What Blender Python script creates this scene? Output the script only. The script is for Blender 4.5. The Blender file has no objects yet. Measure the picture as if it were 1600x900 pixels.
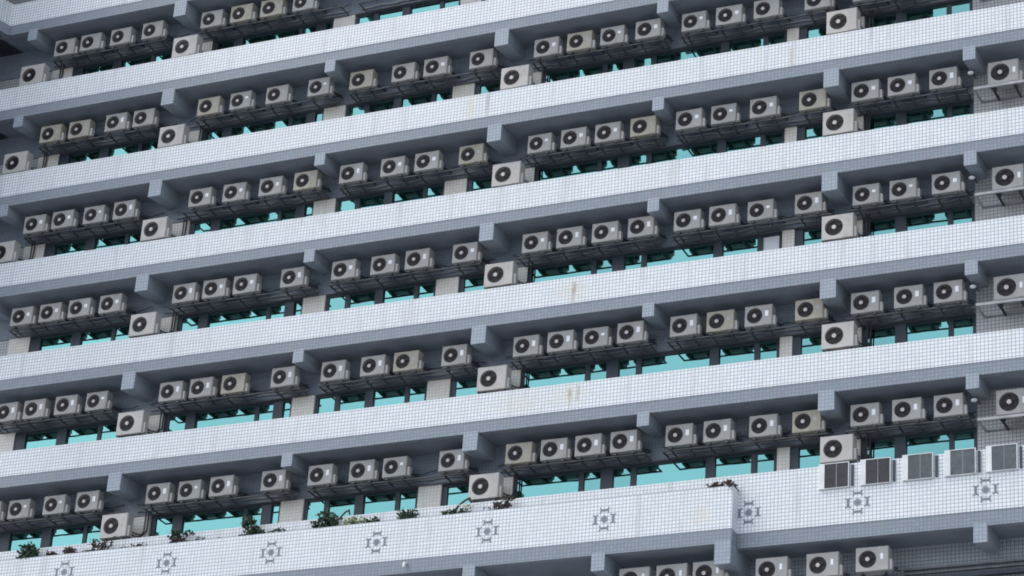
import bpy, bmesh, math, random
from mathutils import Vector, Matrix
random.seed(7)
sc = bpy.context.scene
C = sc.collection

# ------------------------------------------------------------------ camera
cam_d = bpy.data.cameras.new('camera')
cam = bpy.data.objects.new('camera', cam_d)
C.objects.link(cam)
ZB = 35.0                                   # height of the reference storey above the ground
right = Vector((0.9111574891201237, 0.4068846994160751, 0.06509125441564159))
up = Vector((0.12559423687718596, -0.4246810962243852, 0.8965891222700015))
fwd = Vector((-0.39245142079440726, 0.808758806994239, 0.43805373463275765))
cam.matrix_world = Matrix(((right.x, up.x, -fwd.x, 31.1209),
                           (right.y, up.y, -fwd.y, -62.7116),
                           (right.z, up.z, -fwd.z, -33.4176 + ZB),
                           (0, 0, 0, 1)))
cam_d.sensor_width = 36.0
cam_d.lens = 4238.46 / 1600 * 36.0
cam_d.clip_start = 0.5
cam_d.clip_end = 6000
sc.camera = cam

# ------------------------------------------------------------------ sky, sun, exposure
SUN_EL, SUN_AZ = math.radians(55), math.radians(258)     # azimuth from +Y, clockwise
w = bpy.data.worlds.new('World'); sc.world = w; w.use_nodes = True
nt = w.node_tree; nt.nodes.clear()
sky = nt.nodes.new('ShaderNodeTexSky'); sky.sky_type = 'NISHITA'; sky.sun_disc = False
sky.sun_elevation = SUN_EL; sky.sun_rotation = SUN_AZ
sky.air_density = 1.0; sky.dust_density = 3.0; sky.ozone_density = 1.0
hs = nt.nodes.new('ShaderNodeHueSaturation'); hs.inputs['Saturation'].default_value = 0.54; hs.inputs['Hue'].default_value = 0.492
bg = nt.nodes.new('ShaderNodeBackground'); bg.inputs['Strength'].default_value = 0.15
wo = nt.nodes.new('ShaderNodeOutputWorld')
nt.links.new(sky.outputs[0], hs.inputs['Color']); nt.links.new(hs.outputs[0], bg.inputs[0]); nt.links.new(bg.outputs[0], wo.inputs[0])
sd = bpy.data.lights.new('sun', 'SUN'); sd.energy = 0.9; sd.angle = math.radians(30); sd.color = (1, 0.98, 0.95)
so = bpy.data.objects.new('sun', sd); C.objects.link(so)
sdir = Vector((math.sin(SUN_AZ) * math.cos(SUN_EL), math.cos(SUN_AZ) * math.cos(SUN_EL), math.sin(SUN_EL)))
so.rotation_euler = (-sdir).to_track_quat('-Z', 'Y').to_euler()
so.location = (0, -30, 90)
sc.view_settings.view_transform = 'Standard'; sc.view_settings.look = 'None'
sc.view_settings.exposure = 1.12; sc.view_settings.gamma = 1.0
sc.view_settings.use_curve_mapping = False
sc.cycles.filter_width = 1.8

# ------------------------------------------------------------------ materials
def new_mat(name):
    m = bpy.data.materials.new(name); m.use_nodes = True
    n = m.node_tree; n.nodes.clear()
    b = n.nodes.new('ShaderNodeBsdfPrincipled'); o = n.nodes.new('ShaderNodeOutputMaterial')
    n.links.new(b.outputs[0], o.inputs[0])
    return m, n, b

def math_n(n, op, a, b=None, c=None):
    x = n.nodes.new('ShaderNodeMath'); x.operation = op
    for i, v in enumerate((a, b, c)):
        if v is None: continue
        if isinstance(v, (int, float)): x.inputs[i].default_value = v
        else: n.links.new(v, x.inputs[i])
    return x.outputs[0]

def mix_c(n, f, a, b, mode='MIX'):
    x = n.nodes.new('ShaderNodeMix'); x.data_type = 'RGBA'; x.blend_type = mode
    for k, v in ((0, f), (6, a), (7, b)):
        if isinstance(v, (int, float)): x.inputs[k].default_value = v
        elif isinstance(v, tuple): x.inputs[k].default_value = (*v, 1)
        else: n.links.new(v, x.inputs[k])
    return x.outputs[2]

def noise(n, vec, scale, detail=4, rough=0.6):
    t = n.nodes.new('ShaderNodeTexNoise'); t.inputs['Scale'].default_value = scale
    t.inputs['Detail'].default_value = detail; t.inputs['Roughness'].default_value = rough
    n.links.new(vec, t.inputs['Vector'])
    return t

def ramp(n, val, p0, p1):
    r = n.nodes.new('ShaderNodeMapRange'); r.inputs[1].default_value = p0; r.inputs[2].default_value = p1
    n.links.new(val, r.inputs[0]); return r.outputs[0]

def plain(name, col, rough=0.6, var=0.12, scale=3.0, metal=0.0, dirt=None, dirt_scale=2.0):
    m, n, b = new_mat(name)
    tc = n.nodes.new('ShaderNodeTexCoord')
    oi = n.nodes.new('ShaderNodeObjectInfo')
    geo = n.nodes.new('ShaderNodeNewGeometry')
    nz = noise(n, geo.outputs['Position'], scale)
    dark = tuple(c * (1 - var * 2) for c in col); lite = tuple(min(1, c * (1 + var)) for c in col)
    c = mix_c(n, ramp(n, nz.outputs[0], 0.3, 0.7), dark, lite)
    c = mix_c(n, math_n(n, 'MULTIPLY', oi.outputs['Random'], 0.35), c, tuple(x * 0.72 for x in col))
    if dirt:
        nz2 = noise(n, geo.outputs['Position'], dirt_scale, 6, 0.7)
        c = mix_c(n, math_n(n, 'MULTIPLY', ramp(n, nz2.outputs[0], 0.52, 0.72), 0.6), c, dirt)
    n.links.new(c, b.inputs['Base Color'])
    b.inputs['Roughness'].default_value = rough; b.inputs['Metallic'].default_value = metal
    return m

def tiled(name, tile, grout, pitch=0.105, gw=0.2, rough=0.35, stains=(), streak=0.25, zoff=0.0, gz=None, off=(0, 0, 0)):
    """small square mosaic tiles: grid lines by world position, random tint per tile, weathering"""
    m, n, b = new_mat(name)
    geo = n.nodes.new('ShaderNodeNewGeometry')
    sp = n.nodes.new('ShaderNodeSeparateXYZ'); n.links.new(geo.outputs['Position'], sp.inputs[0])
    sn = n.nodes.new('ShaderNodeSeparateXYZ'); n.links.new(geo.outputs['True Normal'], sn.inputs[0])
    lines = None; cells = []
    for i, ax in enumerate('XYZ'):
        q = math_n(n, 'DIVIDE', math_n(n, 'ADD', sp.outputs[ax], 200 * pitch + off[i]), pitch)
        cells.append(math_n(n, 'FLOOR', q))
        fr = math_n(n, 'FRACT', q)
        l = math_n(n, 'MAXIMUM', math_n(n, 'LESS_THAN', fr, gw / 2), math_n(n, 'GREATER_THAN', fr, 1 - gw / 2))
        facing = math_n(n, 'GREATER_THAN', math_n(n, 'ABSOLUTE', sn.outputs[ax]), 0.7)
        l = math_n(n, 'MULTIPLY', l, math_n(n, 'SUBTRACT', 1.0, facing))
        lines = l if lines is None else math_n(n, 'MAXIMUM', lines, l)
    cv = n.nodes.new('ShaderNodeCombineXYZ')
    for i in range(3): n.links.new(cells[i], cv.inputs[i])
    wn = n.nodes.new('ShaderNodeTexWhiteNoise'); wn.noise_dimensions = '3D'; n.links.new(cv.outputs[0], wn.inputs['Vector'])
    c = mix_c(n, math_n(n, 'MULTIPLY', wn.outputs['Value'], 1.0), tuple(x * 0.95 for x in tile), tuple(min(0.93, x * 1.03) for x in tile))
    tint = mix_c(n, 0.03, c, wn.outputs['Color'])
    # broad weathering, vertical dirt streaks
    nb = noise(n, geo.outputs['Position'], 0.55, 5, 0.6)
    tint = mix_c(n, math_n(n, 'MULTIPLY', ramp(n, nb.outputs[0], 0.4, 0.75), 0.22), tint, tuple(x * 0.72 for x in (tile[0] * 1.05, tile[1] * 0.98, tile[2] * 0.93)))
    vm = n.nodes.new('ShaderNodeVectorMath'); vm.operation = 'MULTIPLY'; vm.inputs[1].default_value = (2.6, 2.6, 0.22)
    n.links.new(geo.outputs['Position'], vm.inputs[0])
    ns = noise(n, vm.outputs[0], 1.0, 5, 0.65)
    tint = mix_c(n, math_n(n, 'MULTIPLY', ramp(n, ns.outputs[0], 0.54, 0.78), streak), tint, (0.38, 0.36, 0.33))
    col = mix_c(n, math_n(n, 'MULTIPLY', lines, 0.85), tint, grout)
    nf = noise(n, geo.outputs['Position'], 7.0, 6, 0.75)
    for (sx, sz, rx, rz, amount, scol) in stains:
        dx = math_n(n, 'DIVIDE', math_n(n, 'SUBTRACT', sp.outputs['X'], sx), rx)
        dz = math_n(n, 'DIVIDE', math_n(n, 'SUBTRACT', sp.outputs['Z'], sz + ZB), rz)
        d = math_n(n, 'SQRT', math_n(n, 'ADD', math_n(n, 'MULTIPLY', dx, dx), math_n(n, 'MULTIPLY', dz, dz)))
        d = math_n(n, 'ADD', d, math_n(n, 'MULTIPLY', math_n(n, 'SUBTRACT', nf.outputs[0], 0.5), 2.2))
        k = math_n(n, 'MULTIPLY', ramp(n, d, 1.0, 0.2), amount)
        cl = n.nodes.new('ShaderNodeClamp'); n.links.new(k, cl.inputs[0])
        col = mix_c(n, cl.outputs[0], col, scol)
    n.links.new(col, b.inputs['Base Color'])
    b.inputs['Roughness'].default_value = rough
    bu = n.nodes.new('ShaderNodeBump'); bu.inputs['Strength'].default_value = 0.3; bu.inputs['Distance'].default_value = 0.004
    bu.invert = True
    n.links.new(lines, bu.inputs['Height']); n.links.new(bu.outputs[0], b.inputs['Normal'])
    return m

RUST = (0.33, 0.25, 0.17); YEL = (0.62, 0.56, 0.38); DRK = (0.2, 0.2, 0.2)
STAINS = [(2.6, 0.2, 0.6, 0.45, 0.3, YEL), (2.75, -3.05, 0.7, 0.4, 0.3, YEL), (2.64, 0.3, 0.10, 0.26, 0.75, RUST), (2.62, 0.05, 0.05, 0.5, 0.45, RUST), (2.70, -2.98, 0.10, 0.2, 0.7, RUST), (2.71, -3.2, 0.05, 0.45, 0.4, RUST), (2.95, -3.0, 0.07, 0.35, 0.45, DRK),
          (-1.12, 6.85, 0.14, 0.7, 0.55, YEL), (-0.55, 6.85, 0.10, 0.7, 0.5, DRK), (8.96, 6.75, 0.08, 0.6, 0.55, (0.4, 0.36, 0.28)),
          (8.0, 7.4, 0.10, 0.5, 0.4, YEL), (14.5, 4.2, 0.5, 0.5, 0.35, YEL), (1.1, -3.1, 1.2, 0.4, 0.2, YEL),
          (6.9, -7.2, 0.4, 0.35, 0.3, YEL), (11.3, 7.0, 0.06, 0.5, 0.4, DRK), (-6.5, 4.0, 0.08, 0.5, 0.3, DRK)]
# tile rows start at the top edge of each parapet (ZB + 0.627 + n * 3.3)
M = {}
M['white'] = tiled('white_mosaic_tile', (0.80, 0.81, 0.82), (0.34, 0.385, 0.425), pitch=0.1031, gw=0.24, streak=0.62, stains=STAINS, off=(0, 0, 0.0))
M['grey'] = tiled('grey_mosaic_tile', (0.23, 0.262, 0.30), (0.15, 0.175, 0.205), pitch=0.1031, gw=0.22, streak=0.16)
M['greylite'] = tiled('pale_grey_mosaic_tile', (0.315, 0.36, 0.41), (0.20, 0.23, 0.27), pitch=0.1031, gw=0.22, streak=0.1)
M['wall'] = tiled('blue_grey_wall_tile', (0.20, 0.235, 0.29), (0.15, 0.175, 0.215), pitch=0.1031, gw=0.22)
M['endtile'] = tiled('end_wall_tile', (0.50, 0.50, 0.50), (0.17, 0.18, 0.2), pitch=0.1031, gw=0.22, streak=0.35)
M['lowwall'] = tiled('lower_wall_tile', (0.34, 0.375, 0.41), (0.12, 0.14, 0.16), pitch=0.1031, gw=0.22)
M['pier'] = tiled('beige_pier_tile', (0.76, 0.72, 0.66), (0.52, 0.50, 0.46), pitch=0.1031, gw=0.2, streak=0.45)
M['soffit'] = plain('grey_soffit_paint', (0.235, 0.265, 0.31), 0.8, 0.12, 0.9, dirt=(0.20, 0.23, 0.28), dirt_scale=0.8)
M['concrete'] = plain('balcony_concrete', (0.3, 0.3, 0.3), 0.85)
M['frame'] = plain('dark_window_frame', (0.026, 0.038, 0.055), 0.45, 0.1)
M['lintel'] = plain('dark_lintel_metal', (0.045, 0.055, 0.078), 0.55, 0.15)
M['casing'] = plain('aged_beige_casing', (0.395, 0.385, 0.365), 0.5, 0.07, 2.5, dirt=(0.22, 0.20, 0.17), dirt_scale=5.0)
M['fanpanel'] = plain('fan_panel_paint', (0.47, 0.46, 0.44), 0.5, 0.07, 2.5, dirt=(0.33, 0.3, 0.27), dirt_scale=5.0)
M['casingbig'] = plain('pale_beige_casing', (0.51, 0.485, 0.455), 0.5, 0.06, 2.5, dirt=(0.33, 0.29, 0.24), dirt_scale=5.0)
M['fan'] = plain('dark_fan_plastic', (0.012, 0.009, 0.011), 0.5, 0.1)
M['guard'] = plain('dark_guard_wire', (0.022, 0.018, 0.02), 0.45, 0.1)
M['hub'] = plain('pale_hub_plastic', (0.56, 0.51, 0.51), 0.4, 0.08)
M['badge'] = plain('white_badge', (0.88, 0.88, 0.9), 0.3, 0.02)
M['badgedim'] = plain('grey_badge', (0.42, 0.42, 0.43), 0.4, 0.05)
M['steel'] = plain('grey_steel_angle', (0.10, 0.105, 0.115), 0.6, 0.25, 4.0, dirt=(0.10, 0.07, 0.06))
M['palesteel'] = plain('pale_steel_angle', (0.42, 0.42, 0.42), 0.6, 0.15)
M['pipe'] = plain('black_pipe_lagging', (0.06, 0.06, 0.065), 0.7, 0.3)
M['ledge'] = plain('lintel_ledge_paint', (0.20, 0.21, 0.235), 0.7, 0.15)
M['boxpaint'] = plain('louvre_frame_paint', (0.72, 0.73, 0.73), 0.5, 0.06, 3.0, dirt=(0.5, 0.5, 0.47), dirt_scale=4.0)
M['casingold'] = plain('yellowed_casing', (0.41, 0.38, 0.315), 0.55, 0.08, 2.5, dirt=(0.26, 0.19, 0.12), dirt_scale=6.0)
M['casinggrey'] = plain('cool_grey_casing', (0.37, 0.365, 0.35), 0.5, 0.07, 2.5, dirt=(0.2, 0.18, 0.15), dirt_scale=5.0)
M['grillepale'] = plain('pale_grille_fins', (0.17, 0.19, 0.20), 0.55, 0.15, 8.0)
M['conduit'] = plain('grey_conduit', (0.30, 0.31, 0.32), 0.6, 0.2)
M['whitepaint'] = plain('white_casing_paint', (0.80, 0.79, 0.78), 0.45, 0.04)
M['grille'] = plain('dark_grille_fins', (0.085, 0.08, 0.09), 0.55, 0.2, 8.0)
M['leaf'] = plain('dark_green_leaf', (0.035, 0.075, 0.04), 0.6, 0.35, 9.0)
M['leaf2'] = plain('pale_green_leaf', (0.42, 0.47, 0.28), 0.6, 0.2, 9.0)
M['dry'] = plain('dry_brown_leaf', (0.085, 0.06, 0.05), 0.8, 0.3, 9.0)
M['twig'] = plain('dark_twig', (0.05, 0.042, 0.035), 0.8, 0.2)
M['soil'] = plain('planter_soil', (0.05, 0.04, 0.03), 0.95, 0.3)
M['emblem'] = plain('grey_emblem_tile', (0.19, 0.21, 0.24), 0.4, 0.15, 12.0)
M['emblemlite'] = plain('pale_emblem_tile', (0.26, 0.29, 0.33), 0.4, 0.12, 12.0)
M['asphalt'] = plain('asphalt', (0.27, 0.285, 0.30), 0.9, 0.15, 0.4)
M['bulb'] = plain('white_fixture', (0.88, 0.88, 0.88), 0.3, 0.02)
M['blind'] = plain('white_window_blind', (0.78, 0.80, 0.84), 0.5, 0.03)

def glass_mat(name, tint, base):
    m, n, b = new_mat(name)
    geo = n.nodes.new('ShaderNodeNewGeometry'); oi = n.nodes.new('ShaderNodeObjectInfo')
    g = n.nodes.new('ShaderNodeBsdfGlossy'); g.inputs['Roughness'].default_value = 0.015
    c = mix_c(n, math_n(n, 'MULTIPLY', oi.outputs['Random'], 0.5), tint, tuple(t * 0.68 for t in tint))
    n.links.new(c, g.inputs['Color'])
    nz = noise(n, geo.outputs['Position'], 0.9, 2)
    bu = n.nodes.new('ShaderNodeBump'); bu.inputs['Strength'].default_value = 0.12; bu.inputs['Distance'].default_value = 0.05
    n.links.new(nz.outputs[0], bu.inputs['Height']); n.links.new(bu.outputs[0], g.inputs['Normal'])
    b.inputs['Base Color'].default_value = (*base, 1); b.inputs['Roughness'].default_value = 0.2
    mx = n.nodes.new('ShaderNodeMixShader'); mx.inputs[0].default_value = 0.93
    out = [x for x in n.nodes if x.type == 'OUTPUT_MATERIAL'][0]
    n.links.new(b.outputs[0], mx.inputs[1]); n.links.new(g.outputs[0], mx.inputs[2]); n.links.new(mx.outputs[0], out.inputs[0])
    return m
M['glass'] = glass_mat('cyan_mirror_glass', (0.185, 0.43, 0.405), (0.02, 0.06, 0.06))

# ------------------------------------------------------------------ mesh helpers
def bx(bm, x0, x1, y0, y1, z0, z1):
    v = [bm.verts.new((x, y, z)) for x in (x0, x1) for y in (y0, y1) for z in (z0, z1)]
    for f in ((0, 1, 3, 2), (4, 6, 7, 5), (0, 4, 5, 1), (2, 3, 7, 6), (0, 2, 6, 4), (1, 5, 7, 3)):
        bm.faces.new([v[i] for i in f])
    return v

def hexa(bm, pts):
    v = [bm.verts.new(p) for p in pts]
    for f in ((0, 1, 3, 2), (4, 6, 7, 5), (0, 4, 5, 1), (2, 3, 7, 6), (0, 2, 6, 4), (1, 5, 7, 3)):
        bm.faces.new([v[i] for i in f])

def tube(bm, pts, r, seg=6):
    rings = []
    for i, p in enumerate(pts):
        p = Vector(p); a = Vector(pts[max(0, i - 1)]); b = Vector(pts[min(len(pts) - 1, i + 1)])
        d = (b - a).normalized(); s = d.cross(Vector((0, 0, 1)))
        if s.length < 0.05: s = d.cross(Vector((1, 0, 0)))
        s.normalize(); t = d.cross(s)
        rr = r[i] if isinstance(r, (list, tuple)) else r
        rings.append([bm.verts.new(p + rr * (math.cos(k * 6.2832 / seg) * s + math.sin(k * 6.2832 / seg) * t)) for k in range(seg)])
    for a, b in zip(rings, rings[1:]):
        for k in range(seg):
            bm.faces.new((a[k], a[(k + 1) % seg], b[(k + 1) % seg], b[k]))
    bm.faces.new(rings[0]); bm.faces.new(rings[-1][::-1])

def mesh(name, bm, mat, bevel=0.0):
    if bevel:
        bmesh.ops.bevel(bm, geom=bm.edges[:], offset=bevel, segments=2, affect='EDGES', profile=0.5)
    bmesh.ops.recalc_face_normals(bm, faces=bm.faces[:])
    me = bpy.data.meshes.new(name); bm.to_mesh(me); bm.free()
    me.materials.append(mat)
    return me

def link(name, me, parent=None, loc=(0, 0, 0), rz=0.0):
    o = bpy.data.objects.new(name, me); C.objects.link(o)
    o.location = loc; o.rotation_euler = (0, 0, rz)
    if parent: o.parent = parent
    return o

def boxes(name, lst, mat, parent=None, bevel=0.0, loc=(0, 0, 0)):
    bm = bmesh.new()
    for b in lst: bx(bm, *b)
    return link(name, mesh(name, bm, mat, bevel), parent, loc)

def thing(name, label, cat, loc=(0, 0, 0), rz=0, group=None):
    o = bpy.data.objects.new(name, None); C.objects.link(o)
    o.empty_display_size = 0.2
    o.location = loc; o.rotation_euler = (0, 0, rz)
    o['label'] = label; o['category'] = cat
    if group: o['group'] = group
    return o

# ------------------------------------------------------------------ ground
bm = bmesh.new()
for r in range(1):
    v = [bm.verts.new(p) for p in ((-2500, -2500, 0), (2500, -2500, 0), (2500, 2500, 0), (-2500, 2500, 0))]
    bm.faces.new(v)
g = link('ground', mesh('ground', bm, M['asphalt'])); g['kind'] = 'structure'

# ------------------------------------------------------------------ the building
FH = 3.3
XL, XR = -18.56, 19.0            # left inner corner, right end
D = 1.2                          # depth of the window wall behind the parapet face
def zr(k): return ZB + (5 - k) * FH
ZT, ZW, ZF = 0.627, -0.20, -0.559          # parapet top, white/grey joint, underside of fascia
bld = thing('office_building', 'white mosaic tiled office tower with stacked balconies, grey beams and turquoise mirror windows', 'building', (0, 0, 0))

BIG = [('B0', -11.93), ('B1', -0.265), ('B2', 10.145)]
SML = [('Sm', -17.61), ('S0', -6.112), ('S1', 4.93), ('S2', 14.105)]
PIERS = [(-17.4, -16.62), (-12.0, -11.24), (-6.82, -6.06), (-2.35, -1.62), (-0.15, 0.61), (8.41, 8.77), (9.98, 10.74)]
GROUPS = [  # window opening, panes
    ((-16.62, -12.0), [(-16.23, -15.07), (-14.73, -13.61), (-13.48, -12.1)]),
    ((-11.24, -6.82), [(-11.08, -10.47), (-10.14, -8.10), (-7.97, -7.46), (-7.14, -6.90)]),
    ((-6.06, -2.35), [(-5.96, -5.41), (-5.24, -4.39), (-4.12, -3.10), (-2.96, -2.45)]),
    ((-1.62, -0.15), [(-1.46, -0.25)]),
    ((0.61, 8.41), [(0.70, 2.59), (2.74, 3.26), (3.62, 4.14), (4.31, 6.35), (6.62, 7.65), (7.81, 8.30)]),
    ((8.77, 9.98), [(9.01, 9.88)]),
    ((10.74, 13.91), [(10.88, 11.67), (11.98, 13.14), (13.28, 13.81)])]
ZRACK = -1.43                    # underside of the small condensers
ZHEAD, ZSILL = -1.545, -2.95      # window head and sill

def shared(name, fn, mat, bevel=0.0):
    bm = bmesh.new(); fn(bm); return mesh(name, bm, mat, bevel)

me_parapet = shared('parapet', lambda b: bx(b, XL, XR, 0.0, 0.14, ZW, ZT), M['white'])
me_fascia = shared('fascia', lambda b: bx(b, XL, XR, 0.012, 0.20, ZF, ZW), M['grey'])
me_slab = shared('balcony_slab', lambda b: bx(b, XL - 1.2, XR, 0.20, D + 0.02, ZF + 0.05, ZF + 0.2), M['soffit'])
def beam_mesh(name, w, zb, y0=-0.006, y1=D + 0.01, ztop=ZF - 0.0, rise=0.15):
    def f(b):
        h = w / 2; zt = ztop
        # the front end reaches up to the white band; behind the fascia the beam stops at the slab
        hexa(b, [(-h, y0, zb), (-h, y0, ZW - 0.004 if zt == ZF else zt), (-h, y1, zb + rise), (-h, y1, zt + 0.06),
                 (h, y0, zb), (h, y0, ZW - 0.004 if zt == ZF else zt), (h, y1, zb + rise), (h, y1, zt + 0.06)])
    return shared(name, f, M['greylite'])
def beam_front(w, zb):
    def f(b):
        h = w / 2
        hexa(b, [(-h, -0.0, zb), (-h, -0.0, ZF + 0.06), (-h, D + .01, zb + 0.15), (-h, D + .01, ZF + 0.06),
                 (h, -0.0, zb), (h, -0.0, ZF + 0.06), (h, D + .01, zb + 0.15), (h, D + .01, ZF + 0.06)])
    return f
me_bbig = shared('beam', beam_front(0.447, -1.081), M['greylite'])
me_bsml = shared('beam', beam_front(0.348, -0.926), M['greylite'])
def wall_fn(b):
    bx(b, XL - 1.2, 13.91, D, D + 0.2, -1.47, ZF + 0.05)
me_spandrel = shared('spandrel_wall', wall_fn, M['wall'])
me_lintel = shared('lintel', lambda b: bx(b, -16.62, 13.91, D - 0.03, D + 0.2, ZHEAD, -1.505), M['lintel'])
me_ledge = shared('lintel_ledge', lambda b: bx(b, -17.4, 13.91, D - 0.09, D + 0.2, -1.503, -1.472), M['ledge'])
me_sillwall = shared('sill_wall', lambda b: bx(b, XL - 1.2, 13.91, D, D + 0.2, -FH - 0.35, ZSILL), M['wall'])
me_endwall = shared('end_wall', lambda b: bx(b, 13.91, XR, D - 0.06, D + 0.2, -FH - 0.35, ZF + 0.05), M['endtile'])
me_leftwall = shared('end_wall', lambda b: bx(b, XL - 1.2, -17.4, D - 0.01, D + 0.2, ZSILL, -1.505), M['endtile'])
me_piers = [shared('pier', (lambda a, c: (lambda b: bx(b, a, c, D - 0.07, D + 0.2, -FH - 0.35, -1.506)))(a, c), M['pier']) for a, c in PIERS]
def frame_fn(op, panes):
    def f(b):
        x = op[0]
        y0, y1 = D - 0.005, D + 0.16
        for a, c in panes:
            bx(b, x, a, y0 - (0.035 if a - x > 0.2 else 0), y1, ZSILL, ZHEAD); x = c
        bx(b, x, op[1], y0, y1, ZSILL, ZHEAD)
        for a, c in panes:
            bx(b, a, c, y0, y1, ZSILL, ZSILL + 0.06)
            bx(b, a, c, y0, y1, ZHEAD - 0.04, ZHEAD)
    return f
me_frames = [shared('window', frame_fn(o, p), M['frame']) for o, p in GROUPS]
pane_cache = {}
def pane_mesh(wd, mat):
    k = (round(wd, 3), mat)
    if k not in pane_cache:
        def f(b):
            bx(b, -wd / 2, wd / 2, 0, 0.02, ZSILL + 0.06, ZHEAD - 0.04)
        pane_cache[k] = shared('pane', f, M[mat])
    return pane_cache[k]

def floor_structure(k, full=True, windows=True, z=None):
    z = zr(k) if z is None else z
    link('parapet', me_parapet, bld, (0, 0, z))
    link('fascia', me_fascia, bld, (0, 0, z))
    link('balcony_slab', me_slab, bld, (0, 0, z))
    if not full: return
    for n_, x in BIG: link('beam', me_bbig, bld, (x, 0, z))
    for n_, x in SML: link('beam', me_bsml, bld, (x, 0, z))
    link('spandrel_wall', me_spandrel, bld, (0, 0, z)); link('lintel', me_lintel, bld, (0, 0, z))
    link('lintel_ledge', me_ledge, bld, (0, 0, z)); link('sill_wall', me_sillwall, bld, (0, 0, z))
    link('end_wall', me_endwall, bld, (0, 0, z)); link('end_wall', me_leftwall, bld, (0, 0, z))
    for me in me_piers: link('pier', me, bld, (0, 0, z))
    for gi, (op, panes) in enumerate(GROUPS):
        wn_ = link('window', me_frames[gi], bld, (0, 0, z))
        for pi, (a, c) in enumerate(panes):
            mat = 'blind' if (k == 4 and gi == 4 and pi == 5) else 'glass'
            p = link('pane', pane_mesh(c - a, mat), wn_, ((a + c) / 2, D + 0.035, 0))
            p.rotation_euler = (random.uniform(-.006, .006), 0, random.uniform(-.006, .006))
            if mat == 'blind': p['label'] = 'window pane with a white blind behind it'

for k in range(0, 7): floor_structure(k)
for k in (-1, -2): floor_structure(k, full=False)

# --- storey below the planter (row 7): taller parapet, planter box in front of its left part
PX = 7.76                        # right end of the planter
PY = -0.43                       # its front face
z7 = ZB
link('parapet', shared('parapet', lambda b: (bx(b, PX, XR, 0, 0.14, -7.635, -5.972)), M['white']), bld, (0, 0, z7))
link('parapet', shared('parapet', lambda b: (bx(b, XL, PX, 0, 0.14, -6.6, -5.972)), M['white']), bld, (0, 0, z7))
link('fascia', shared('fascia', lambda b: (bx(b, PX, XR, 0.012, 0.2, -8.045, -7.635)), M['grey']), bld, (0, 0, z7))
pl = link('planter_box', shared('planter_box', lambda b: (bx(b, XL, PX, PY, PY + 0.1, -7.63, -6.43), bx(b, PX - 0.1, PX, PY + 0.1, 0.0, -7.63, -6.43)), M['white']), bld, (0, 0, z7))
link('soil', shared('soil', lambda b: bx(b, XL, PX - 0.1, PY + 0.1, 0, -7.6, -6.5), M['soil']), pl)
link('fascia', shared('fascia', lambda b: (bx(b, XL, PX, PY + 0.006, PY + 0.2, -8.035, -7.63), bx(b, PX - 0.3, PX - 0.006, PY + 0.2, 0.012, -8.035, -7.63)), M['grey']), bld, (0, 0, z7))
link('balcony_slab', shared('balcony_slab', lambda b: (bx(b, XL - 1, PX - 0.01, PY + 0.2, D + .02, -7.985, -7.84), bx(b, PX - 0.01, XR, 0.2, D + .02, -7.985, -7.84)), M['soffit']), bld, (0, 0, z7))
def beam7(x0, x1, zb, y0):
    def f(b):
        hexa(b, [(x0, y0, zb), (x0, y0, -7.96), (x0, D, zb + .15), (x0, D, -7.96), (x1, y0, zb), (x1, y0, -7.96), (x1, D, zb + .15), (x1, D, -7.96)])
    link('beam', shared('beam', f, M['greylite']), bld, (0, 0, z7))
for a in (-11.1, -6.0, 0.03): beam7(a, a + 0.36, -8.48, PY)
beam7(3.82, 4.20, -8.48, PY); beam7(7.30, 7.752, -8.61, PY); beam7(14.09, 14.45, -8.49, 0.0)
link('end_wall', shared('end_wall', lambda b: bx(b, XL, XR, D - 0.05, D + .2, -12.0, -7.95), M['lowwall']), bld, (0, 0, z7))
boxes('wall_rail', [(11.6, 14.35, D - 0.14, D - 0.05, -9.42, -9.36)], M['palesteel'], bld, loc=(0, 0, z7))
boxes('wall_rail', [(11.3, XR, D - 0.2, D - 0.05, -8.98, -8.88)], M['lintel'], bld, loc=(0, 0, z7))
boxes('end_wall', [(14.5, XR, D - 0.3, D - 0.06, -12, -9.15)], M['pier'], bld, loc=(0, 0, z7))
for zz, yy, hh in ((-8.62, .16, .05), (-8.75, .12, .03), (-9.18, .1, .05), (-9.30, .1, .03)):
    boxes('wall_rail', [(11.95, XR - .2, D - yy - .04, D - 0.05, zz - hh, zz)], M['ledge'], bld, loc=(0, 0, z7))
# storeys further down, only their bands
for i in range(7): floor_structure(0, full=False, z=ZB - 10.9 - i * 3.4)
boxes('wall', [(XL - 1.2, XR, D + 0.2, 14, -ZB, 27)], M['wall'], bld, loc=(0, 0, ZB))

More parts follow.
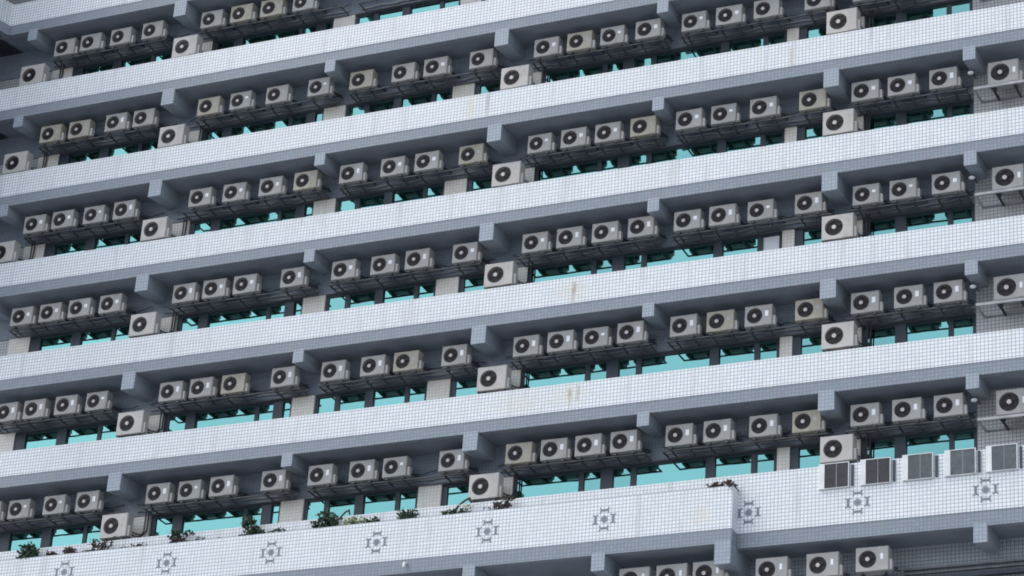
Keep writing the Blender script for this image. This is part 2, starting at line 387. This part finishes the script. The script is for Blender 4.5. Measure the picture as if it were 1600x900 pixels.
# --- wing at the far left: the bands turn towards the street
def wing(z, zt, zw, zf):
    L = 5.0; dx, dy = -0.30 * L, -0.954 * L
    def band(t, za, zb_, inset):
        def f(b):
            p0 = (XL + 0.0 - inset, 0.0); p1 = (XL + dx - inset, dy)
            q0 = (p0[0] - t, 0.05); q1 = (p1[0] - t, dy + 0.05)
            hexa(b, [(p0[0], p0[1], za), (p0[0], p0[1], zb_), (p1[0], p1[1], za), (p1[0], p1[1], zb_),
                     (q0[0], q0[1], za), (q0[0], q0[1], zb_), (q1[0], q1[1], za), (q1[0], q1[1], zb_)])
        return f
    link('parapet', shared('parapet', band(0.14, zw, zt, 0), M['white']), bld, (0, 0, z))
    link('fascia', shared('fascia', band(0.2, zf, zw, 0.012), M['grey']), bld, (0, 0, z))
    def s(b):
        hexa(b, [(XL - 0.2, D, zf + .05), (XL - .2, D, zf + .2), (XL - .2 + dx, dy, zf + .05), (XL - .2 + dx, dy, zf + .2),
                 (XL - 3.2, D, zf + .05), (XL - 3.2, D, zf + .2), (XL - 3.2 + dx, dy, zf + .05), (XL - 3.2 + dx, dy, zf + .2)])
    link('balcony_slab', shared('balcony_slab', s, M['soffit']), bld, (0, 0, z))
    def wl(b):
        hexa(b, [(XL - 1.21, D, -FH - .35), (XL - 1.21, D, zf), (XL - 1.21 + dx, dy, -FH - .35), (XL - 1.21 + dx, dy, zf),
                 (XL - 1.5, D, -FH - .35), (XL - 1.5, D, zf), (XL - 1.5 + dx, dy, -FH - .35), (XL - 1.5 + dx, dy, zf)])
    link('end_wall', shared('end_wall', wl, M['wall']), bld, (0, 0, z))
for k in range(-1, 4): wing(zr(k), ZT, ZW, ZF)

# --- star mosaics on the lower band
P = 0.105
def flat(b, pts):
    f = [b.verts.new((x * P, -0.004, z * P)) for x, z in pts]
    r = [b.verts.new((x * P, 0.004, z * P)) for x, z in pts]
    b.faces.new(f)
    for i in range(len(f)): b.faces.new((f[i], f[(i + 1) % len(f)], r[(i + 1) % len(f)], r[i]))
ARM = [(-1.35, 1.65), (-1.0, 1.7), (-.9, 2.15), (.9, 2.15), (1.0, 1.7), (1.35, 1.65), (1.15, 2.45), (1.35, 3.25), (1.0, 3.2), (.9, 2.75), (-.9, 2.75), (-1.0, 3.2), (-1.35, 3.25), (-1.15, 2.45)]
me_arm = shared('star_arm', lambda b: flat(b, ARM), M['emblem'])
me_em2 = shared('star_emblem', lambda b: flat(b, [(-1.0, -.3), (-.3, -1.0), (.3, -1.0), (1.0, -.3), (1.0, .3), (.3, 1.0), (-.3, 1.0), (-1.0, .3)]), M['emblemlite'])
me_eye = shared('star_centre', lambda b: flat(b, [(-.55, -.3), (-.3, -.55), (.3, -.55), (.55, -.3), (.55, .3), (.3, .55), (-.3, .55), (-.55, .3)]), M['emblem'])
for x, y, z in [(4.13, PY, -7.03), (0.68, PY, -7.04), (-2.70, PY, -7.04), (-6.04, PY, -7.03), (-9.46, PY, -7.03), (-12.94, PY, -7.0),
                (8.06, 0, -7.07), (11.04, 0, -7.08), (14.42, 0, -7.08)]:
    e = link('star_emblem', me_em2, bld, (x, y - 0.002, ZB + z))
    if x == 8.06: e.location.x = 8.06
    link('star_centre', me_eye, e, (0, -0.003, 0))
    for q in range(4):
        link('star_arm', me_arm, e).rotation_euler = (0, q * math.pi / 2, 0)
# drain spout on the lower fascia
bm = bmesh.new(); tube(bm, [(-1.72, PY + 0.05, -7.74), (-1.72, PY - 0.10, -7.78), (-1.72, PY - 0.13, -7.90)], 0.04, 8)
link('drain_spout', mesh('drain_spout', bm, M['whitepaint']), bld, (0, 0, ZB))

# ------------------------------------------------------------------ steel racks
ACX = {1: [-16.98, -15.96, -14.8, -13.58, -11.36, -10.27, -9.17, -8.0],
 2: [-16.98, -15.9, -14.49, -13.45, -11.06, -9.87, -8.58, -7.08, -5.62, -4.16, -3.07, -1.52, 0.63, 1.71, 2.79, 3.91, 5.37, 6.44, 7.61, 9.16, 10.6, 11.65],
 3: [-17.06, -15.99, -14.81, -13.7, -10.92, -9.72, -8.43, -7.2, -5.63, -4.22, -3.08, -1.61, 0.64, 1.71, 2.79, 3.91, 5.32, 6.4, 7.58, 9.05, 10.6, 11.65, 12.85, 14.51],
 4: [-16.97, -15.92, -14.83, -13.7, -11.06, -9.99, -8.92, -7.28, -5.54, -4.24, -3.09, -1.55, 0.69, 1.78, 2.89, 4.0, 5.4, 6.46, 7.6, 8.99, 10.67, 11.72, 12.91, 14.59],
 5: [-16.96, -15.95, -14.8, -13.67, -11.07, -10.02, -8.92, -7.22, -5.55, -4.25, -3.16, -1.62, 0.64, 1.71, 2.79, 3.84, 5.42, 6.5, 7.62, 9.07, 10.65, 11.86, 12.95, 14.59],
 6: [-17.0, -15.93, -14.65, -13.51, -11.06, -9.96, -8.88, -7.15, -5.61, -4.28, -3.2, -1.42, 0.64, 1.71, 2.75, 3.8, 5.43, 6.53, 7.84, 9.05, 10.67, 11.82, 12.94, 14.61]}
BIGX = {1: [-18.11, -12.25], 2: [-18.2, -12.3, -0.36, 9.86], 3: [-18.12, -12.46, -0.4, 9.8], 4: [-12.4, -0.4, 9.82], 5: [-12.36, -0.37, 9.87], 6: [-12.42, -0.37, 9.88]}
BAYS = [(-17.4, -12.2), (-11.75, -6.3), (-5.9, -0.5), (0.1, 4.75), (5.1, 9.92), (10.4, 13.9)]
YF = 0.45                        # front face of the small condensers
def bay_of(x):
    for i, (a, b) in enumerate(BAYS):
        if a <= x <= b: return i
    return 6
rack_cache = {}
def rack(x0, x1, z, pale=False, yf=YF):
    m = M['palesteel'] if pale else M['steel']
    r = boxes('equipment_rack', [(x0, x1, D - 0.135, D - 0.095, -0.04, -0.0)], m, bld, loc=(0, 0, z))
    h = 0.075 if pale else 0.034; q = 0.0 if pale else 0.085
    boxes('front_rail', [(x0, x1, yf + 0.02 + q, yf + 0.07 + q, -h, -0.002)], m, r)
    for x in (x0, x1 - 0.04):
        boxes('end_arm', [(x, x + 0.04, yf + 0.07 + q, D - 0.13, -h, -0.004)], m, r)
    return r
DEF = {i: (ACX[5][4 * i] - 0.12, ACX[5][4 * i + 3] + 0.95) for i in range(5)}
DEF[5] = (10.5, 13.86)
for k in range(0, 7):
    for i in range(6):
        rack(DEF[i][0], DEF[i][1], zr(k) + ZRACK - 0.045)
    rack(14.13, 16.2, zr(k) - 1.635, True, 0.3)

def conduit_mesh(x0, x1, seed):
    rnd = random.Random(seed); bm = bmesh.new(); n_ = 14
    pts = [(x0 + (x1 - x0) * i / n_, D - 0.05, -1.30 + rnd.uniform(-.035, .03)) for i in range(n_ + 1)]
    tube(bm, pts, .03, 6); return mesh('conduit', bm, M['conduit'])
def cable_mesh(x0, x1, seed):
    rnd = random.Random(seed); bm = bmesh.new(); n_ = 22
    pts = [(x0 + (x1 - x0) * i / n_, D - 0.09, -1.12 + rnd.uniform(-.07, .06)) for i in range(n_ + 1)]
    tube(bm, pts, .016, 5); return mesh('cable', bm, M['pipe'])
CON = [[conduit_mesh(a, b, 3 * i + j) for i, (a, b) in enumerate(BAYS)] for j in range(2)]
CAB = [[cable_mesh(a, b, 7 * i + j) for i, (a, b) in enumerate(BAYS)] for j in range(3)]
for k in range(0, 7):
    for i in range(6):
        link('conduit', CON[(k + i) % 2][i], bld, (0, 0, zr(k))); link('cable', CAB[(k + 2 * i) % 3][i], bld, (0, 0, zr(k)))

# ------------------------------------------------------------------ condensers
def ac_meshes(W, H, Dp, fx, fr, fz=0.5, seg=36):
    """meshes of one condenser kind; origin at the bottom left front corner"""
    out = {}
    cx, cz = fx * W, fz * H
    bm = bmesh.new()
    # casing: front plate with a round opening, well behind it, box sides
    circ = [bm.verts.new((cx + fr * math.cos(t), 0, cz + fr * math.sin(t))) for t in [i * 2 * math.pi / seg for i in range(seg)]]
    inner = [bm.verts.new((cx + fr * math.cos(t), 0.10, cz + fr * math.sin(t))) for t in [i * 2 * math.pi / seg for i in range(seg)]]
    bv = 0.012
    def edge_pt(t):
        dx, dz = math.cos(t), math.sin(t)
        xs = ((W - bv - cx) / dx if dx > 1e-9 else (bv - cx) / dx if dx < -1e-9 else 1e9)
        zs = ((H - bv - cz) / dz if dz > 1e-9 else (bv - cz) / dz if dz < -1e-9 else 1e9)
        s = min(xs, zs); return cx + s * dx, cz + s * dz
    sq = []
    for i in range(seg):
        x, z = edge_pt(i * 2 * math.pi / seg); sq.append([x, z])
    for cxn, czn in ((bv, bv), (W - bv, bv), (W - bv, H - bv), (bv, H - bv)):
        j = min(range(seg), key=lambda q: (sq[q][0] - cxn) ** 2 + (sq[q][1] - czn) ** 2); sq[j] = [cxn, czn]
    rim = [bm.verts.new((x, 0, z)) for x, z in sq]
    def outp(x, z):
        return (0 if x < bv + 1e-5 else W if x > W - bv - 1e-5 else x), (0 if z < bv + 1e-5 else H if z > H - bv - 1e-5 else z)
    rim2 = [bm.verts.new((outp(x, z)[0], bv, outp(x, z)[1])) for x, z in sq]
    back = [bm.verts.new((outp(x, z)[0], Dp, outp(x, z)[1])) for x, z in sq]
    for i in range(seg):
        j = (i + 1) % seg
        bm.faces.new((circ[i], circ[j], rim[j], rim[i])); bm.faces.new((circ[i], inner[i], inner[j], circ[j]))
        bm.faces.new((rim[i], rim[j], rim2[j], rim2[i])); bm.faces.new((rim2[i], rim2[j], back[j], back[i]))
    bm.faces.new(back)
    out['casing'] = bm
    bm = bmesh.new()
    vs = [bm.verts.new((cx + fr * math.cos(i * 2 * math.pi / seg), 0.095, cz + fr * math.sin(i * 2 * math.pi / seg))) for i in range(seg)]
    bm.faces.new(vs); 
    for q in range(3):                                       # three broad blades
        t0 = q * 2.094 + 0.4; pts = []
        for a, yy in ((0, .05), (0.55, .06), (1.1, .08)):
            pts.append([bm.verts.new((cx + rr * math.cos(t0 + a), yy, cz + rr * math.sin(t0 + a))) for rr in (fr * .2, fr * .95)])
        for a, c in zip(pts, pts[1:]): bm.faces.new((a[0], a[1], c[1], c[0]))
    out['fan'] = bm
    bm = bmesh.new()                                         # wire guard: rings and spokes
    def ring(r, t):
        a = [[bm.verts.new((cx + rr * math.cos(i * 6.28318 / 28), yy, cz + rr * math.sin(i * 6.28318 / 28))) for i in range(28)] for rr, yy in ((r - t, -.006), (r + t, -.006), (r + t, .004))]
        for u, v in zip(a, a[1:]):
            for i in range(28): bm.faces.new((u[i], u[(i + 1) % 28], v[(i + 1) % 28], v[i]))
    for q in (1.0, .84, .68, .52, .36): ring(fr * q, 0.0045 if q < 1 else 0.008)
    for q in range(8):
        t = q * math.pi / 4 + .2; c, s = math.cos(t), math.sin(t); h = .004
        p = [(cx + fr * .2 * c - h * s, -.008, cz + fr * .2 * s + h * c), (cx + fr * .2 * c + h * s, -.008, cz + fr * .2 * s - h * c),
             (cx + fr * c + h * s, -.008, cz + fr * s - h * c), (cx + fr * c - h * s, -.008, cz + fr * s + h * c)]
        bm.faces.new([bm.verts.new(v) for v in p])
    out['guard'] = bm
    bm = bmesh.new()
    a = [bm.verts.new((cx + fr * .25 * math.cos(i * .5236), -.012, cz + fr * .25 * math.sin(i * .5236))) for i in range(12)]
    b2 = [bm.verts.new((v.co.x, .03, v.co.z)) for v in a]
    bm.faces.new(a)
    for i in range(12): bm.faces.new((a[i], a[(i + 1) % 12], b2[(i + 1) % 12], b2[i]))
    out['hub'] = bm
    px = cx + fr + 0.035
    bm = bmesh.new(); bx(bm, px, W - 0.012, -0.007, 0.004, 0.02, H - 0.02); out['panel'] = bm
    bm = bmesh.new(); bx(bm, W - 0.002, W + 0.075, 0.06, 0.22, 0.03, H * 0.48); out['valve'] = bm
    bm = bmesh.new()
    bx(bm, 0, 0.09, 0.04, Dp - 0.02, -0.06, 0.0)
    out['feet'] = bm
    return out
def kind(prefix, W, H, Dp, fx, fr, cas, badge, bdim, fz=0.5):
    d = ac_meshes(W, H, Dp, fx, fr, fz)
    k = {'W': W, 'H': H, 'D': Dp}
    k['casing'] = mesh('casing', d['casing'], M[cas]); k['fan'] = mesh('fan', d['fan'], M['fan'])
    k['guard'] = mesh('fan_guard', d['guard'], M['guard']); k['hub'] = mesh('fan_hub', d['hub'], M['hub'])
    k['panel'] = mesh('service_panel', d['panel'], M[cas], 0.003); k['valve'] = mesh('valve_cover', d['valve'], M['casingbig'], 0.008)
    k['feet'] = mesh('feet', d['feet'], M['steel'])
    bm = bmesh.new(); bw, bh, bxp, bzp = bdim
    if bw: bx(bm, bxp * W - bw / 2, bxp * W + bw / 2, -0.012, -0.005, bzp * H - bh / 2, bzp * H + bh / 2)
    k['badge'] = mesh('badge', bm, M[badge], 0.004)
    return k
K = {'a': kind('a', .79, .62, .30, .36, .218, 'casing', 'badge', (.10, .17, .81, .56)),
     'b': kind('b', .80, .61, .30, .36, .218, 'casing', 'badge', (.11, .12, .81, .55)),
     'c': kind('c', .78, .60, .30, .36, .215, 'casing', 'badgedim', (.07, .10, .78, .58)),
     'd': kind('d', .80, .61, .30, .37, .22, 'casingold', 'badgedim', (.08, .10, .81, .55)),
     'e': kind('e', .76, .60, .29, .36, .21, 'casinggrey', 'badge', (.10, .08, .80, .60)),
     'tall': kind('t', .86, .70, .33, .40, .255, 'casing', 'badge', (.075, .17, .86, .52)),
     'low': kind('l', .87, .66, .32, .36, .225, 'casing', 'badge', (.075, .16, .80, .58)),
     'big': kind('g', .905, .745, .33, .39, .25, 'casingbig', 'badgedim', (.03, .10, .84, .72))}
bm = bmesh.new(); bx(bm, 0, 0.045, 0.16, D - YF - 0.135, -0.094, -0.062)
ME_ARM = mesh('mounting_arm', bm, M['steel'])
bm = bmesh.new(); bx(bm, 0, 0.045, 0, 0.74, -0.12, -0.061); ME_ARM2 = mesh('mounting_arm', bm, M['pipe'])
bm = bmesh.new(); bx(bm, 0, 0.05, 0, D - .3 - .08, -0.13, -0.061); ME_ARM3 = mesh('mounting_arm', bm, M['pipe'])
def pipe_mesh(W, big):
    bm = bmesh.new()
    if big:
        for q, (xx, yy) in enumerate(((W + .16, .70), (W + .23, .73))):
            tube(bm, [(W + .03, .16, .14 + .1 * q), (W + .09, .3, .10 + .08 * q), (xx, .55, .16 + .05 * q), (xx, yy, .4), (xx + .01 * q, yy, .80), (xx, yy, 1.0)], .024, 6)
    else:
        tube(bm, [(W + .03, .14, .10), (W + .10, .20, .06), (W + .11, .45, .12), (W + .09, .74, .22)], .022, 6)
        tube(bm, [(W + .03, .17, .17), (W + .08, .24, .14), (W + .07, .5, .20), (W + .05, .74, .30)], .018, 6)
    return mesh('refrigerant_pipe', bm, M['pipe'])
for n_, k_ in K.items(): k_['pipe'] = pipe_mesh(k_['W'], n_ == 'big')

def condenser(kn, x, y, z, label, group, arms=ME_ARM, pipes=True):
    k = K[kn]
    t = thing('air_conditioner', label, 'air conditioner', (x, y, z), random.uniform(-.012, .012), group)
    link('casing', k['casing'], t); link('fan', k['fan'], t); link('fan_guard', k['guard'], t); link('fan_hub', k['hub'], t)
    link('service_panel', k['panel'], t); link('valve_cover', k['valve'], t); link('badge', k['badge'], t); 
    for xx in (0.09, k['W'] - 0.18): link('foot', k['feet'], t, (xx, 0, 0))
    if pipes: link('refrigerant_pipe', k['pipe'], t)
    if arms:
        for xx in (0.10, k['W'] - 0.15): link('mounting_arm', arms, t, (xx, 0.0, 0))
    return t

STOREY = {6: 'first', 5: 'second', 4: 'third', 3: 'fourth', 2: 'fifth', 1: 'sixth'}
BAYN = ['leftmost bay', 'second bay from left', 'third bay from left', 'middle bay', 'third bay from right', 'second bay from right', 'rightmost bay']
ORD = ['first', 'second', 'third', 'fourth']; NUM = ['', 'one', 'two', 'three', 'four']
for k in range(1, 7):
    bays = {}
    for x in ACX[k]: bays.setdefault(bay_of(x + .4), []).append(x)
    for b, xs in bays.items():
        for i, x in enumerate(xs):
            if b == 6:
                condenser('tall', x, 0.42, zr(k) - 1.575, 'tall condenser alone on pale rack in the rightmost bay, %s storey above the planter' % STOREY[k], 'tall condensers in the rightmost bay', ME_ARM3)
                continue
            kn = 'c' if k <= 2 and random.random() < .75 else ('a' if (k >= 5 or random.random() < .4) else 'b')
            q = random.random()
            if q < .13: kn = 'd'
            elif q < .27: kn = 'e'
            lab = '%s of %s small condensers in the %s, %s storey above the planter' % (ORD[i], NUM[len(xs)], BAYN[b], STOREY[k])
            condenser(kn, x, YF + random.uniform(-.015, .015), zr(k) + ZRACK + 0.015, lab, 'small condensers racked under the balconies')
BN = {-18: 'leftmost narrow beam', -12: 'leftmost wide beam', 0: 'middle wide beam', 10: 'rightmost wide beam'}
for k in BIGX:
    for x in BIGX[k]:
        nm = BN[min(BN, key=lambda q: abs(q - x))]
        condenser('big', x, 0.35, zr(k) - 2.42, 'large pale condenser above the parapet under the %s, %s storey above the planter' % (nm, STOREY[k]), 'large condensers at the piers', ME_ARM2)
for i, x in enumerate((4.45, 5.51, 6.54)):
    condenser('low', x, 0.02, ZB - 8.31 - .66, '%s condenser from the left under the planter, left of its corner beam' % ORD[i], 'condensers below the lower band', ME_ARM3)
for i, x in enumerate((8.22, 9.61, 10.94)):
    condenser('low', x, 0.2, ZB - 8.30 - .66 + (0.04 if i == 2 else 0), '%s condenser right of the planter corner, hung below the grey fascia' % ORD[i], 'condensers below the lower band', ME_ARM3)

# ------------------------------------------------------------------ boxed units on the lower parapet
bmc = bmesh.new()
for b in ((0, .15, -.055, .0, 0, .71), (.15, .815, -.055, 0, .69, .71), (.15, .815, -.055, 0, 0, .012), (.795, .815, -.055, 0, .012, .69)):
    bx(bmc, *b)
bx(bmc, .15, .795, -.012, 0, .012, .69)
ME_BC = mesh('casing', bmc, M['boxpaint'])
def grille(x0, x1):
    b = bmesh.new(); n_ = 10
    for i in range(n_):
        x = x0 + (x1 - x0) * (i + .2) / n_; bx(b, x, x + (x1 - x0) / n_ * .5, -.046, -.028, .016, .686)
    for z in (.2, .345, .49): bx(b, x0, x1, -.03, -.024, z, z + .02)
    bx(b, x0, x1, -.022, -.016, .014, .688)
    return mesh('grille', b, M['grille'])
ME_G1, ME_G2 = grille(.15, .462), grille(.482, .795)
ME_P1, ME_P2 = grille(.15, .462), grille(.482, .795)
for me in (ME_P1, ME_P2): me.materials[0] = M['grillepale']
bm = bmesh.new(); bx(bm, .87, .93, -.04, 0, 0.03, .62); ME_SS = mesh('side_strip', bm, M['frame'])
bm = bmesh.new(); bx(bm, .464, .480, -.05, -.014, .014, .688); ME_MU = mesh('mullion', bm, M['conduit'])
for i, (x, z) in enumerate(((10.0, -6.64), (11.12, -6.635), (12.25, -6.63), (13.37, -6.625), (14.45, -6.62))):
    t = thing('boxed_air_conditioner', '%s of five boxed units with twin %s grilles on the lower parapet' % ((ORD + ['fifth'])[i], 'grey' if i > 1 else 'dark'), 'air conditioner', (x, -0.002, ZB + z), 0, 'boxed units on the lower parapet')
    link('casing', ME_BC, t); link('grille', ME_P1 if i > 1 else ME_G1, t); link('grille', ME_P2 if i > 1 else ME_G2, t); link('side_strip', ME_SS, t); link('mullion', ME_MU, t)

# ------------------------------------------------------------------ white fixtures beside the right narrow beam
bm = bmesh.new(); bmesh.ops.create_uvsphere(bm, u_segments=12, v_segments=8, radius=0.07)
bmesh.ops.scale(bm, vec=(1.3, 1, .75), verts=bm.verts[:]); ME_BULB = mesh('lamp_globe', bm, M['bulb'])
bm = bmesh.new(); tube(bm, [(0, 0.55, .12), (0, .2, .12), (0, 0.02, .05)], .02, 6); bx(bm, -.06, .06, .53, .56, .04, .2); ME_BR = mesh('lamp_arm', bm, M['steel'])
for k in (3, 4, 5, 6):
    t = thing('wall_lamp', 'small white lamp under the right narrow beam, %s storey above the planter' % STOREY[k], 'lamp', (13.98, 0.62, zr(k) - 0.98), 0, 'small lamps under the right narrow beams')
    link('lamp_globe', ME_BULB, t); link('lamp_arm', ME_BR, t)

# ------------------------------------------------------------------ plants along the planter
def leaves(bm, n, cx, cz, rx, rz, size, ry=.14):
    for _ in range(n):
        a = random.uniform(0, 6.283); r = math.sqrt(random.random())
        p = Vector((cx + rx * r * math.cos(a), random.uniform(-ry, ry), cz + rz * r * math.sin(a)))
        d = Vector((random.uniform(-1, 1), random.uniform(-1, 1), random.uniform(-.3, 1))).normalized()
        s = d.cross(Vector((random.uniform(-1, 1), random.uniform(-1, 1), random.uniform(-1, 1)))).normalized()
        l = size * random.uniform(.6, 1.4); w_ = l * .35
        v = [bm.verts.new(q) for q in (p, p + d * l * .5 + s * w_, p + d * l, p + d * l * .5 - s * w_)]
        bm.faces.new(v)
def plant(name, label, x, parts, z=-6.47):
    t = thing(name, label, 'plant', (x, -0.26, ZB + z), 0, 'plants along the planter box')
    for nm, mat, fn in parts:
        bm = bmesh.new(); fn(bm); link(nm, mesh(nm, bm, M[mat]), t)
    return t
def stems(lst, r=.016):
    return lambda b: [tube(b, [(x, 0, z) for x, z in s], r if len(s) < 5 else [r * 1.3] * 2 + [r] * (len(s) - 2), 5) for s in lst]
plant('bush', 'dense round dark green bush at the far left end of the planter', -14.45,
      [('foliage', 'leaf', lambda b: (leaves(b, 330, 0, .20, .34, .24, .11), leaves(b, 80, 0, .42, .18, .15, .11), leaves(b, 120, 0, .06, .45, .08, .1))), ('stem', 'twig', stems([[(0, 0), (-.1, .3)], [(0, 0), (.15, .3)]]))])
plant('dry_clump', 'low oval dry brown clump next to the far left bush', -13.56, [('foliage', 'dry', lambda b: leaves(b, 200, 0, .10, .17, .09, .07)), ('stem', 'twig', stems([[(0, 0), (0, .1)]]))])
plant('dry_clump', 'taller brown green dry clump between oval clump and twiggy shrub', -12.96, [('foliage', 'dry', lambda b: leaves(b, 220, 0, .14, .19, .12, .08)), ('stem', 'twig', stems([[(0, 0), (0, .15)]]))])
plant('twiggy_shrub', 'bare twiggy shrub with curled dry leaves under the leftmost large condenser', -11.95,
      [('stem', 'twig', stems([[(-.3, 0), (-.2, .3), (-.24, .5)], [(-.05, 0), (.1, .25), (.3, .42), (.5, .5)], [(.1, .02), (.24, .2), (.2, .36)], [(-.1, .02), (-.02, .22), (.12, .32)], [(.2, .03), (.36, .22), (.44, .36)], [(.5, .5), (.62, .42)]], .022)),
       ('foliage', 'dry', lambda b: (leaves(b, 90, -.3, .06, .18, .06, .09), leaves(b, 60, .05, .2, .22, .14, .08), leaves(b, 30, -.22, .36, .1, .1, .1), leaves(b, 25, .3, .25, .12, .14, .08)))])
plant('trailing_plant', 'thin trailing strip of dry leaves right of the twiggy shrub', -10.78,
      [('foliage', 'dry', lambda b: (leaves(b, 90, .25, .09, .24, .05, .08), leaves(b, 45, -.3, .07, .2, .07, .06))), ('stem', 'twig', stems([[(-.5, .05), (-.2, .08), (.1, .07), (.5, .11)]]))])
plant('shrub', 'dark shrub with open leaf fan above a reddish brown base', -9.23,
      [('foliage', 'leaf', lambda b: (leaves(b, 110, -.12, .32, .2, .12, .12), leaves(b, 40, .25, .34, .16, .08, .1))), ('dry_foliage', 'dry', lambda b: leaves(b, 150, .02, .08, .3, .1, .09)), ('stem', 'twig', stems([[(0, 0), (-.1, .3)], [(.05, 0), (.25, .32)]]))])
plant('seedling', 'small dark leafy tuft right of the reddish based shrub', -8.5, [('foliage', 'leaf', lambda b: leaves(b, 80, 0, .09, .14, .07, .07)), ('stem', 'twig', stems([[(0, 0), (0, .1)]]))])
plant('seedling', 'tiny faint grey green tuft left of the tall leaning plant', -7.9, [('foliage', 'leaf', lambda b: leaves(b, 26, 0, .06, .13, .04, .06)), ('stem', 'twig', stems([[(0, 0), (0, .07)]]))])
plant('tall_plant', 'tall leaning green plant arching beside a thin window mullion', -6.85,
      [('foliage', 'leaf', lambda b: (leaves(b, 110, -.12, .48, .18, .16, .12), leaves(b, 150, .05, .2, .25, .14, .1), leaves(b, 90, .25, .12, .18, .1, .1), leaves(b, 90, -.1, .05, .3, .06, .09))), ('stem', 'twig', stems([[(0, 0), (-.14, .35), (-.06, .6)], [(.02, 0), (.12, .4), (.02, .62)], [(0, 0), (-.2, .45)]]))])
plant('trailing_plant', 'flat dark green strip between tall leaning plant and the large shrub', -5.88,
      [('foliage', 'leaf', lambda b: (leaves(b, 100, -.08, .07, .34, .05, .08), leaves(b, 20, 0, .14, .08, .06, .07))), ('stem', 'twig', stems([[(-.4, .03), (.1, .06), (.5, .08)]]))])
plant('large_shrub', 'large dark shrub with a stiff stem pointing up right', -4.36,
      [('foliage', 'leaf', lambda b: (leaves(b, 220, -.12, .17, .34, .17, .12), leaves(b, 70, -.1, .42, .2, .14, .13), leaves(b, 40, .25, .3, .12, .12, .1))), ('stem', 'twig', stems([[(.1, .05), (.3, .3), (.48, .5), (.62, .56)], [(.6, .57), (.64, .42)], [(-.1, 0), (-.1, .5)], [(.05, 0), (.16, .44)]], .026))])
plant('pale_plant', 'pale yellow green flowering plant right of the large dark shrub', -3.62, [('foliage', 'leaf2', lambda b: (leaves(b, 120, 0, .15, .26, .14, .1), leaves(b, 60, .3, .17, .3, .07, .09))), ('dark_foliage', 'leaf', lambda b: leaves(b, 30, .05, .12, .16, .1, .08)), ('stem', 'twig', stems([[(0, 0), (0, .2)]]))])
plant('trailing_plant', 'narrow dark leaf tuft under pale flowering plant', -3.08, [('foliage', 'leaf', lambda b: (leaves(b, 90, 0, .11, .26, .05, .08), leaves(b, 60, .18, .16, .12, .08, .08))), ('stem', 'twig', stems([[(-.3, .05), (.3, .12)]]))])
plant('box_shrub', 'compact square dark shrub alone in the middle of the planter', -1.87, [('foliage', 'leaf', lambda b: (leaves(b, 240, 0, .14, .27, .13, .09), leaves(b, 40, -.14, .26, .1, .07, .08), leaves(b, 30, .18, .25, .1, .06, .08))), ('stem', 'twig', stems([[(0, 0), (0, .2)]]))])
plant('arching_plant', 'plant with one dark arching bare stem beside the middle large condenser', -0.45,
      [('stem', 'twig', stems([[(-.02, .05), (.02, .22), (.16, .38), (.34, .5), (.46, .54)], [(.44, .54), (.5, .40)]], .03)), ('foliage', 'leaf', lambda b: (leaves(b, 140, .06, .12, .24, .09, .09), leaves(b, 60, -.27, .1, .12, .08, .09), leaves(b, 25, .44, .13, .07, .05, .08))), ('pale_foliage', 'leaf2', lambda b: leaves(b, 25, .35, .28, .14, .1, .07))])
plant('dry_shrub', 'sparse brown shrub growing below the middle large condenser pipes', 0.98,
      [('foliage', 'dry', lambda b: (leaves(b, 110, .02, .16, .26, .12, .1), leaves(b, 40, .16, .38, .18, .07, .1), leaves(b, 16, -.4, .12, .14, .05, .07), leaves(b, 20, -.12, .32, .08, .1, .08))), ('stem', 'twig', stems([[(.05, 0), (.12, .4)], [(0, 0), (-.14, .36)], [(.05, .1), (-.4, .12)]]))])
plant('creeper', 'low dark creeper on the planter rim near its right corner', 7.46,
      [('foliage', 'dry', lambda b: (leaves(b, 150, -.12, .08, .3, .07, .09), leaves(b, 110, .22, .07, .07, .08, .09, .3), leaves(b, 40, -.25, .10, .07, .06, .08))), ('stem', 'twig', stems([[(-.3, .02), (.2, .03)]], .01))], z=-6.46)
